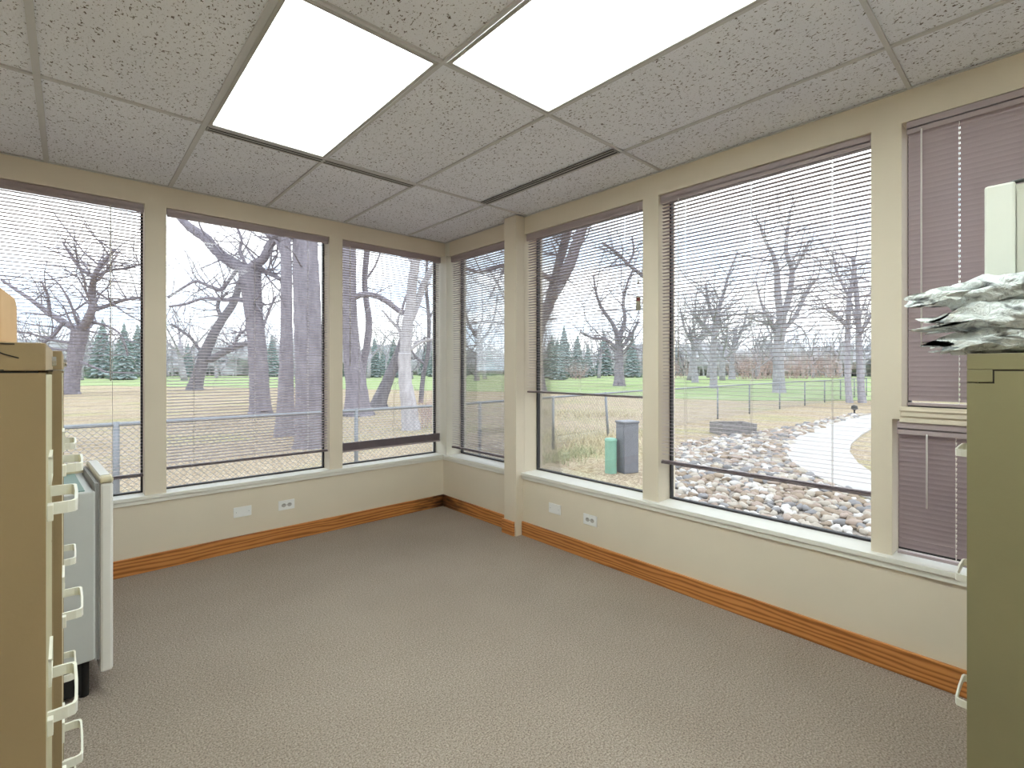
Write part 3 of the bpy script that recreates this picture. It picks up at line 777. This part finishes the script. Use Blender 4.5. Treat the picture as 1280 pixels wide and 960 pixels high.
def tree(name, label, cat, d, trunks, limbs, mat, seed, twigs=18, tl=2.0, lvl=2, group=None, twig_r=0.02):
    """trunks and limbs: lists of (px, py, width_px[, depth offset]) runs at distance d"""
    rnd = random.Random(seed)
    base = at(trunks[0][0][0], trunks[0][0][1], d); base.z = GZ
    r = empty(name, tuple(base), label, cat, group)
    def run(b, L_, n, wob=0.0):
        P_ = []
        for q in L_:
            dd = d + (q[3] if len(q) > 3 else 0)
            v_ = at(q[0], q[1], dd) - base
            P_.append((v_.x, v_.y, v_.z, q[2]*0.5*dd/F_PX))
        P_ = smooth_line(P_, 6)
        pts = [Vector(q[:3]) + Vector((rnd.gauss(0, wob), rnd.gauss(0, wob), 0))*q[3] for q in P_]
        b.tube(pts, [max(q[3]*rnd.uniform(0.98, 1.02), 0.006) for q in P_], n, cap=True)
        return pts, [q[3] for q in P_]
    allr = []
    for L_ in trunks:
        b = MB(); L2 = list(L_); a = L2[0]
        L2 = [(a[0], a[1]+10*(12/d), a[2]*1.35)+tuple(a[3:])] + [(a[0], a[1]-2, a[2]*1.08)+tuple(a[3:])] + L2[1:]
        pts, rad = run(b, L2, 14, 0.02); b.build('trunk', mat, r, smooth=True); allr.append((pts[len(pts)//2:], rad[len(rad)//2:]))
    for L_ in limbs:
        b = MB(); pts, rad = run(b, L_, 9, 0.05); b.build('limb', mat, r, smooth=True); allr.append((pts, rad)); allr.append((pts, rad))
    b = MB()
    for k in range(twigs):
        pts, rad = rnd.choice(allr); i = rnd.randrange(max(1, int(len(pts)*0.2)), len(pts))
        side = Vector((rnd.gauss(0, 1), rnd.gauss(0, 1), rnd.gauss(0.3, 0.7))).normalized()
        twig(b, pts[i], side, tl*rnd.uniform(0.5, 1.2), min(max(rad[i]*0.4, twig_r*0.6), twig_r*1.8), lvl, rnd)
    if twigs: b.build('twigs', mat, r)
    return r

BK, BD, BP = M['bark'], M['bark_dark'], M['bark_pale']
tree('bare_tree', 'bare forked tree seen through the left window', 'tree', 36,
     [[(88, 492, 17), (92, 460, 16), (97, 430, 17), (101, 411, 18)]],
     [[(100, 414, 10), (84, 405, 8, 1), (62, 392, 7, 2), (42, 377, 5, 2), (20, 362, 4, 3), (2, 350, 3, 3)],
      [(102, 412, 11), (114, 390, 9, -1), (115, 365, 8, -1), (118, 345, 6, -2), (127, 330, 5, -2), (144, 312, 3, -2)],
      [(115, 388, 6), (135, 382, 5, 1), (155, 375, 4, 1), (178, 372, 3, 2)],
      [(117, 346, 5), (100, 335, 4), (88, 318, 3), (78, 302, 2)],
      [(120, 345, 4), (138, 338, 3), (160, 335, 3), (176, 330, 2)],
      [(62, 392, 4), (60, 370, 3), (52, 352, 2)], [(80, 402, 5), (66, 420, 4), (52, 432, 3), (46, 450, 2)],
      [(112, 402, 4), (135, 408, 3), (152, 420, 2), (160, 445, 2)]], BK, 3, 90, 4.2, 2, twig_r=0.06)
tree('bare_tree', 'forked trunk in the second window, with a thick limb reaching up to the left', 'tree', 20.5,
     [[(326, 516, 25), (324, 480, 23), (322, 440, 22), (318, 400, 21), (313, 348, 25), (311, 333, 25)]],
     [[(309, 338, 15), (290, 328, 14, .4), (272, 315, 13, .8), (256, 297, 12, 1), (240, 286, 11, 1), (225, 272, 8, 1), (216, 252, 8, 1)],
      [(313, 336, 13), (330, 322, 11, -.5), (338, 305, 10, -.6), (352, 297, 11, -.8), (372, 294, 9, -1)],
      [(300, 332, 5), (285, 352, 4.5), (276, 362, 5), (262, 358, 4), (245, 352, 3), (228, 360, 3), (210, 372, 3)],
      [(318, 380, 6), (300, 374, 5), (282, 375, 5), (255, 373, 3.5), (232, 380, 3), (212, 383, 3)],
      [(326, 338, 6), (338, 342, 6), (352, 350, 5)], [(309, 333, 4), (300, 315, 4), (302, 300, 3), (296, 280, 3), (300, 260, 3)],
      [(322, 445, 3), (332, 400, 3), (345, 370, 3)], [(318, 405, 3), (298, 420, 3), (290, 440, 2)]], BK, 5, 120, 2.4, 2, twig_r=0.022)
tree('bare_tree', 'slim upright trunk just left of the thickest trunk', 'tree', 13.8,
     [[(356, 545, 24), (357, 500, 20), (358, 440, 16), (358, 400, 14), (358, 340, 13), (356, 280, 13), (354, 225, 11)]],
     [[(357, 330, 5), (345, 300, 4), (330, 288, 3)]], BK, 6, 6, 1.2, 1, twig_r=0.015)
tree('bare_tree', 'thickest bare trunk, at the right side of the second window', 'tree', 11.8,
     [[(388, 560, 37), (387, 500, 33), (386, 440, 33), (384, 380, 32), (382, 320, 30), (380, 270, 28), (380, 215, 27)]],
     [[(374, 300, 9), (360, 292, 9, -.3), (345, 292, 10, -.5), (336, 297, 9, -.6)]], BK, 8, 10, 1.2, 1, twig_r=0.015)
tree('leaning_tree', 'leaning tree behind the forked trunk in the second window', 'tree', 42,
     [[(243, 488, 17), (250, 462, 14), (262, 428, 12), (276, 402, 10), (292, 378, 9), (300, 352, 7)]],
     [[(262, 450, 9), (280, 440, 8), (300, 431, 7), (322, 428, 6)], [(278, 400, 6), (272, 380, 4), (285, 365, 3)],
      [(255, 445, 4), (236, 420, 3), (214, 405, 3)]], M['bark_dark'], 11, 30, 3.0, 2, twig_r=0.04)
tree('bare_tree', 'thick tree at the left side of the third window', 'tree', 19.8,
     [[(447, 519, 34), (446, 490, 27), (441, 450, 22), (437, 400, 19), (436, 350, 18), (436, 300, 17), (437, 240, 15)]],
     [[(441, 372, 8), (455, 368, 7), (470, 370, 7), (485, 378, 7), (498, 388, 6.5), (504, 391, 8)],
      [(502, 390, 3), (507, 372, 3), (513, 362, 2)]], BK, 14, 8, 1.5, 1, twig_r=0.018)
tree('bare_tree', 'slender wavy trunk beside the thick tree in the third window', 'tree', 21,
     [[(455, 515, 12), (453, 480, 10), (454, 455, 9), (459, 430, 9), (461, 400, 8), (457, 370, 7), (456, 345, 7), (459, 310, 7), (462, 260, 6)]],
     [[(457, 350, 3), (470, 330, 2), (480, 300, 2)]], BK, 15, 6, 1.3, 1, twig_r=0.016)
tree('split_tree', 'pale split trunk at the fence, left of the room corner', 'tree', 15.2,
     [[(514, 537, 22), (510, 500, 19), (506, 470, 16), (506, 440, 16)]],
     [[(506, 445, 15), (509, 410, 14), (513, 380, 13), (516, 350, 12), (519, 325, 12), (521, 270, 10)],
      [(512, 402, 8), (520, 385, 8, .3), (527, 362, 8, .5), (536, 343, 7, .6), (546, 326, 6, .7), (560, 300, 5, .8)],
      [(503, 440, 5), (500, 415, 4), (488, 400, 3), (478, 388, 2)], [(505, 425, 3), (497, 405, 3), (502, 385, 2)],
      [(510, 440, 4), (525, 428, 4), (540, 424, 3), (552, 418, 2)]], BP, 17, 30, 1.4, 2, twig_r=0.012)
tree('leaning_tree', 'leaning trunk rising to the right behind the pale split trunk', 'tree', 24,
     [[(473, 507, 19), (482, 482, 15), (492, 458, 13), (501, 434, 11), (508, 412, 9), (516, 390, 7)]], [], BD, 18, 8, 1.5, 1, twig_r=0.02)
tree('bare_tree', 'thin tree right of the pale split trunk', 'tree', 27,
     [[(526, 508, 6), (529, 470, 5.5), (535, 440, 5), (536, 400, 4.5), (533, 360, 4), (534, 320, 3)]],
     [[(531, 455, 4), (519, 445, 3), (512, 432, 2)], [(535, 400, 3), (545, 380, 2), (550, 350, 2)]], BD, 19, 26, 2.2, 2, twig_r=0.02)
tree('bare_tree', 'small bare tree beyond the lawn, seen through the narrow corner window', 'tree', 73,
     [[(596, 476, 7), (597, 455, 6), (599, 435, 5), (597, 412, 5)]],
     [[(597, 430, 3.5), (610, 415, 3), (618, 395, 2.5), (622, 370, 2)], [(598, 425, 3), (586, 405, 3), (580, 380, 2), (575, 355, 2)],
      ], BK, 21, 40, 6.0, 2, twig_r=0.07)
tree('forked_tree', 'leaning trunk with two forks in the window beside the column', 'tree', 39,
     [[(676, 489, 14), (673, 462, 12), (672, 435, 11), (677, 405, 12), (686, 380, 15)]],
     [[(683, 385, 11), (692, 355, 11, .5), (700, 325, 11, 1), (709, 290, 11, 1), (718, 245, 10, 1)],
      [(687, 380, 11), (699, 356, 14, -.5), (710, 335, 15, -1), (719, 310, 14, -1), (727, 287, 13, -1), (742, 240, 11, -1)],
      [(672, 440, 4), (664, 415, 3), (660, 380, 3)],
      [(692, 352, 7), (668, 338, 6, .5), (634, 331, 5, 1), (602, 340, 4.5, 1), (584, 336, 4, 1), (562, 331, 3, 1)], [(634, 331, 4, 1), (622, 352, 3, 1), (612, 372, 3, 1)], [(612, 338, 3, 1), (622, 355, 3, 1), (636, 384, 2, 1)],
      [(668, 412, 4), (640, 407, 3), (612, 402, 2.5), (590, 404, 2)]], BK, 23, 60, 3.5, 2, twig_r=0.045)
tree('bare_tree', 'tall tree behind the grey utility box, with spreading boughs', 'tree', 52,
     [[(774, 482, 14), (774, 460, 11), (774, 440, 10), (773, 420, 9)]],
     [[(773, 425, 7), (766, 405, 5), (752, 385, 4), (745, 365, 3), (742, 345, 2)], [(774, 422, 7), (781, 400, 5), (779, 378, 4), (784, 355, 3), (792, 335, 2)],
      [(771, 436, 5), (758, 425, 4), (740, 422, 3), (725, 415, 2)], [(776, 436, 5), (788, 420, 4), (798, 402, 3)],
      [(812, 352, 6), (800, 342, 5), (785, 330, 4), (770, 315, 4), (752, 303, 3)], [(785, 330, 3), (792, 315, 3), (790, 295, 2)]], BK, 25, 80, 5.0, 2, twig_r=0.06)
tree('bare_tree', 'bare tree left of the tallest tree in the large right window', 'tree', 46,
     [[(892, 485, 9), (892, 460, 8), (892, 430, 7), (895, 405, 7), (898, 385, 6)]],
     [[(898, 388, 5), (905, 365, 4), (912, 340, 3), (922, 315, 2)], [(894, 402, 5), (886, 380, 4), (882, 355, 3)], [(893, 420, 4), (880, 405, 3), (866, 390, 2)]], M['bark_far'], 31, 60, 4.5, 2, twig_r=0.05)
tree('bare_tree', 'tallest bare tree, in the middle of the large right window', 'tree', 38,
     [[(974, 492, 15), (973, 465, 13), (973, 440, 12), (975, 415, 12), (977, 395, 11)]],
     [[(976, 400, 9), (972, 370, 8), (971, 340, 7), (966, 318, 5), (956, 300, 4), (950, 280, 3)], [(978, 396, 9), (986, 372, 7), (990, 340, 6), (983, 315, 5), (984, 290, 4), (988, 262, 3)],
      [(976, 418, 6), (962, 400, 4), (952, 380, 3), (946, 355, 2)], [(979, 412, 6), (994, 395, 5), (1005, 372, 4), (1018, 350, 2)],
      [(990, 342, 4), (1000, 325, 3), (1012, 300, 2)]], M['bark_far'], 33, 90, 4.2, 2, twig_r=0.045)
tree('bare_tree', 'bare tree with twin stems at the right edge of the large right window', 'tree', 27,
     [[(1062, 507, 8), (1060, 480, 7), (1059, 450, 7), (1060, 410, 6), (1062, 370, 5), (1070, 330, 4)],
      [(1078, 506, 9), (1076, 480, 8), (1074, 440, 7), (1073, 400, 6), (1070, 360, 5), (1066, 320, 4)]],
     [[(1060, 410, 4), (1045, 395, 3), (1030, 385, 2)], [(1074, 420, 4), (1085, 400, 3), (1100, 380, 2)], [(1062, 372, 4), (1048, 345, 3), (1040, 315, 2)]], M['bark_far'], 35, 110, 3.4, 2, twig_r=0.022)
tree('bare_tree', 'small bare tree left of the reddish shrubs in the large right window', 'tree', 84,
     [[(915, 474, 8), (915, 455, 6), (917, 435, 5), (920, 410, 4)]],
     [[(918, 432, 4), (928, 412, 3), (935, 385, 2)], [(916, 440, 4), (905, 420, 3), (896, 395, 2)]], M['bark_far'], 37, 60, 5.0, 2, twig_r=0.06)
tree('bare_tree', 'bare tree seen just right of the mullion, left in the large right window', 'tree', 65,
     [[(869, 478, 8), (868, 455, 6), (866, 432, 5), (862, 410, 4)]],
     [[(866, 430, 4), (856, 410, 3), (850, 385, 2)], [(867, 436, 4), (878, 415, 3), (884, 390, 2)]], M['bark_far'], 39, 60, 4.5, 2, twig_r=0.055)

# far bare trees: built once per kind and copied
def far_tree(seed, h):
    rnd = random.Random(seed); b = MB(); t = MB()
    r = empty('distant_tree', (0, 0, GZ), 'bare tree far off beyond the green lawn', 'tree', 'bare trees far beyond the green lawn')
    pts = [Vector((0, 0, -0.1))]; q = pts[0].copy(); d_ = Vector((rnd.uniform(-.1, .1), rnd.uniform(-.1, .1), 1))
    for i in range(5):
        d_ = (d_+Vector((rnd.gauss(0, .1), rnd.gauss(0, .1), 0))).normalized(); q = q+d_*h*0.075; pts.append(q.copy())
    t.tube(pts, [h*0.032*(1-i*0.09) for i in range(6)], 8); t.build('trunk', M['bark_far'], r, smooth=True)
    for k in range(rnd.choice((4, 5, 6))):
        a = k*2.4+rnd.uniform(0, 1); d2 = Vector((math.cos(a)*0.75, math.sin(a)*0.75, rnd.uniform(0.7, 1.3))).normalized()
        twig(b, pts[rnd.choice((3, 4, 5))], d2, h*rnd.uniform(0.42, 0.58), h*0.013, 4, rnd, 0.25, 5)
    b.build('branches', M['bark_far'], r); return r
fts = [far_tree(100+i, h_) for i, h_ in enumerate((13, 15, 11, 14, 12))]
spots = []
rnd = random.Random(5)
for px in list(range(20, 1100, 27)):
    dd = rnd.uniform(75, 135); spots.append((px+rnd.uniform(-9, 9), dd))
for i, (px, dd) in enumerate(spots):
    o = fts[i] if i < 5 else copy_tree(fts[i % 5])
    v_ = at(px, HOR, dd); o.location = (v_.x, v_.y, GZ); o.rotation_euler = (0, 0, rnd.uniform(0, 6.28)); s = rnd.uniform(0.8, 1.15); o.scale = (s, s, s)

# conifers
def conifer(seed, h, mat):
    rnd = random.Random(seed)
    r = empty('conifer', (0, 0, GZ), 'dark green conifer at the far side of the lawn', 'tree', 'conifers at the far side of the lawn')
    MB().tube([(0, 0, -0.1), (0, 0, h*0.9)], [h*0.022, h*0.004], 6).build('trunk', M['bark_dark'], r)
    b = MB(); z = h*0.08
    while z < h*0.98:
        t = (z/h); rad = h*0.26*(1-t)**0.85+0.1; n = 16
        for k in range(n):
            a = 2*PI*(k+rnd.random())/n; l = rad*rnd.uniform(0.6, 1.15); c_, s_ = math.cos(a), math.sin(a); w_ = rad*0.28
            base = len(b.v)
            b.v += [(0, 0, z+h*0.045), (c_*l*0.6-s_*w_, s_*l*0.6+c_*w_, z-rad*0.06), (c_*l, s_*l, z-rad*0.22+rnd.uniform(-.2, .2)), (c_*l*0.6+s_*w_, s_*l*0.6-c_*w_, z-rad*0.06), (c_*l*0.5, s_*l*0.5, z-rad*0.32)]
            b.f += [(base, base+1, base+2), (base, base+2, base+3), (base+1, base+4, base+2), (base+4, base+3, base+2), (base, base+4, base+1), (base, base+3, base+4)]
        z += h*0.032
    b.build('foliage', mat, r); return r
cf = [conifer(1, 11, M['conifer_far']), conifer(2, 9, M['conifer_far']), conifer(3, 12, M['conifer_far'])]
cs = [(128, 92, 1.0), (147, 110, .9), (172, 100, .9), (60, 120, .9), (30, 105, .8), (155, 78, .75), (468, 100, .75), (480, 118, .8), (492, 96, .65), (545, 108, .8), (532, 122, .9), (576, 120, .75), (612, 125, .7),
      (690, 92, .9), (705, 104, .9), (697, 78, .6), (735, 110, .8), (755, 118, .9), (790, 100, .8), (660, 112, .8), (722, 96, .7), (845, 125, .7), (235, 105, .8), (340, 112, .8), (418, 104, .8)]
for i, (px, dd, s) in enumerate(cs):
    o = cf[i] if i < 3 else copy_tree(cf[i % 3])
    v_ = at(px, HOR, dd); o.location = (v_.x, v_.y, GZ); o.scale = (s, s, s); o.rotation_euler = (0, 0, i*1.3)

# reddish shrubs
def shrub(seed, h, mat):
    rnd = random.Random(seed); b = MB()
    for k in range(26):
        a = rnd.uniform(0, 6.28); twig(b, Vector((rnd.gauss(0, .25), rnd.gauss(0, .25), -0.05))*h, Vector((math.cos(a)*.55, math.sin(a)*.55, 1)), h*rnd.uniform(.6, 1), h*0.009, 2, rnd, 0.3, 4)
    return b.build('twig_shrub', mat)
sh = [shrub(41, 4.5, M['red_twig']), shrub(42, 3.8, M['red_twig'])]
for i, (px, dd, s) in enumerate(((938, 84, 1.3), (950, 92, 1.4), (965, 88, 1.1), (990, 95, 1.3), (1004, 86, 1.1), (925, 100, 1.2), (1025, 98, 1.3), (1045, 92, 1.2), (848, 96, 1.0), (720, 84, .9))):
    o = sh[i] if i < 2 else sh[i % 2].copy()
    if i >= 2: COL.objects.link(o)
    v_ = at(px, HOR, dd); o.location = (v_.x, v_.y, GZ); o.scale = (s, s, s); o.rotation_euler = (0, 0, i*2.1)
    tag(o, 'reddish brown leafless shrub behind the lawn, seen through the right windows', 'shrub', 'reddish shrubs behind the lawn')
# small reddish bush at the fence, by the corner
rnd = random.Random(77)
o = shrub(43, 0.9, M['red_twig']); v_ = ground(537, 535); o.location = (v_.x, v_.y, GZ); tag(o, 'small reddish bush just behind the fence near the room corner', 'shrub')
# far thicket
b = MB(); rnd = random.Random(9)
for k in range(240):
    a = R(-6+rnd.uniform(0, 108)); dd = rnd.uniform(140, 175); x, y = dd*math.sin(a), dd*math.cos(a)
    hh = rnd.uniform(3.5, 8.5); ww = rnd.uniform(4, 8)
    vv, ff = shapes[k % 8]; base = len(b.v)
    for q in vv:
        n_ = 1+0.35*noise.noise(q*3+Vector((k, 0, 0)))
        b.v.append((x+q.x*ww*n_, y+q.y*ww*n_, GZ+hh*0.45+q.z*hh*n_*1.1))
    b.f += [tuple(base+i for i in f) for f in ff]
for k in range(1500):
    a = R(-6+rnd.uniform(0, 108)); dd = rnd.uniform(130, 165); x, y = dd*math.sin(a), dd*math.cos(a); h_ = rnd.uniform(5, 13)
    b.tube([(x, y, GZ), (x+rnd.gauss(0, .6), y+rnd.gauss(0, .6), GZ+h_*.6), (x+rnd.gauss(0, 1.6), y+rnd.gauss(0, 1.6), GZ+h_)], [0.22, 0.13, 0.03], 3, cap=False)
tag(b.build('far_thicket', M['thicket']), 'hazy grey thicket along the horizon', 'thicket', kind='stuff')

# tufts of dry grass near the utility posts
def tufts(name, mat, spots_, label, n=40, h=0.28):
    b = MB(); rnd = random.Random(13)
    for (px, py, w_) in spots_:
        c_ = ground(px, py)
        for k in range(n):
            x, y = c_.x+rnd.gauss(0, w_), c_.y+rnd.gauss(0, w_); a = rnd.uniform(0, 6.28); l = h*rnd.uniform(.4, 1.1)
            dx, dy = math.cos(a)*l*.5, math.sin(a)*l*.5; s = 0.012; base = len(b.v)
            b.v += [(x-s*math.sin(a), y+s*math.cos(a), GZ), (x+s*math.sin(a), y-s*math.cos(a), GZ), (x+dx*.5, y+dy*.5, GZ+l*.7), (x+dx, y+dy, GZ+l)]
            b.f += [(base, base+1, base+2), (base, base+2, base+3)]
    tag(b.build(name, mat), label, 'grass', kind='stuff')
tufts('dry_grass', M['straw'], [(690+12*i, 545+5*(i % 4), .45) for i in range(9)]+[(680+14*i, 520, .6) for i in range(8)], 'tufts of pale dry grass outside the window by the column', 70)
tufts('sage_grass', M['sage'], [(712, 572, .22), (728, 566, .22), (700, 577, .2)], 'low grey-green tuft in front of the green utility post', 90, 0.2)

# ------------------------------------------------------------------ sky and light
w = bpy.data.worlds.new('overcast'); SC.world = w; w.use_nodes = True; nt = w.node_tree
bg = nt.nodes['Background']
tc = N(nt, 'ShaderNodeTexCoord'); mp = N(nt, 'ShaderNodeMapping'); mp.inputs['Scale'].default_value = (1, 1, 3)
nt.links.new(tc.outputs['Generated'], mp.inputs['Vector'])
f = noise_t(nt, mp.outputs['Vector'], 2.6, 5, 0.55)
nt.links.new(ramp(nt, f, [(0.36, (0.62, 0.76, 0.95)), (0.50, (0.93, 0.96, 1.0)), (0.62, (1, 1, 1))]), bg.inputs['Color'])
bg.inputs['Strength'].default_value = 2.35

cam = bpy.data.cameras.new('camera'); co = bpy.data.objects.new('camera', cam); COL.objects.link(co)
co.location = (0, 0, EYE); co.rotation_euler = (PI/2, 0, -YAW)
cam.sensor_fit = 'HORIZONTAL'; cam.sensor_width = 36; cam.lens = F_PX/1280*36
cam.shift_y = (HOR-480)/1280; cam.clip_start = 0.01; cam.clip_end = 2000
SC.camera = co
vs = SC.view_settings; vs.view_transform = 'Standard'; vs.look = 'None'; vs.gamma = 1; vs.exposure = 0.4; vs.use_curve_mapping = False
SC.cycles.max_bounces = 10; SC.cycles.diffuse_bounces = 6; SC.cycles.transparent_max_bounces = 24; SC.cycles.transmission_bounces = 6
SC.cycles.sample_clamp_indirect = 6
SC.cycles.use_denoising = True
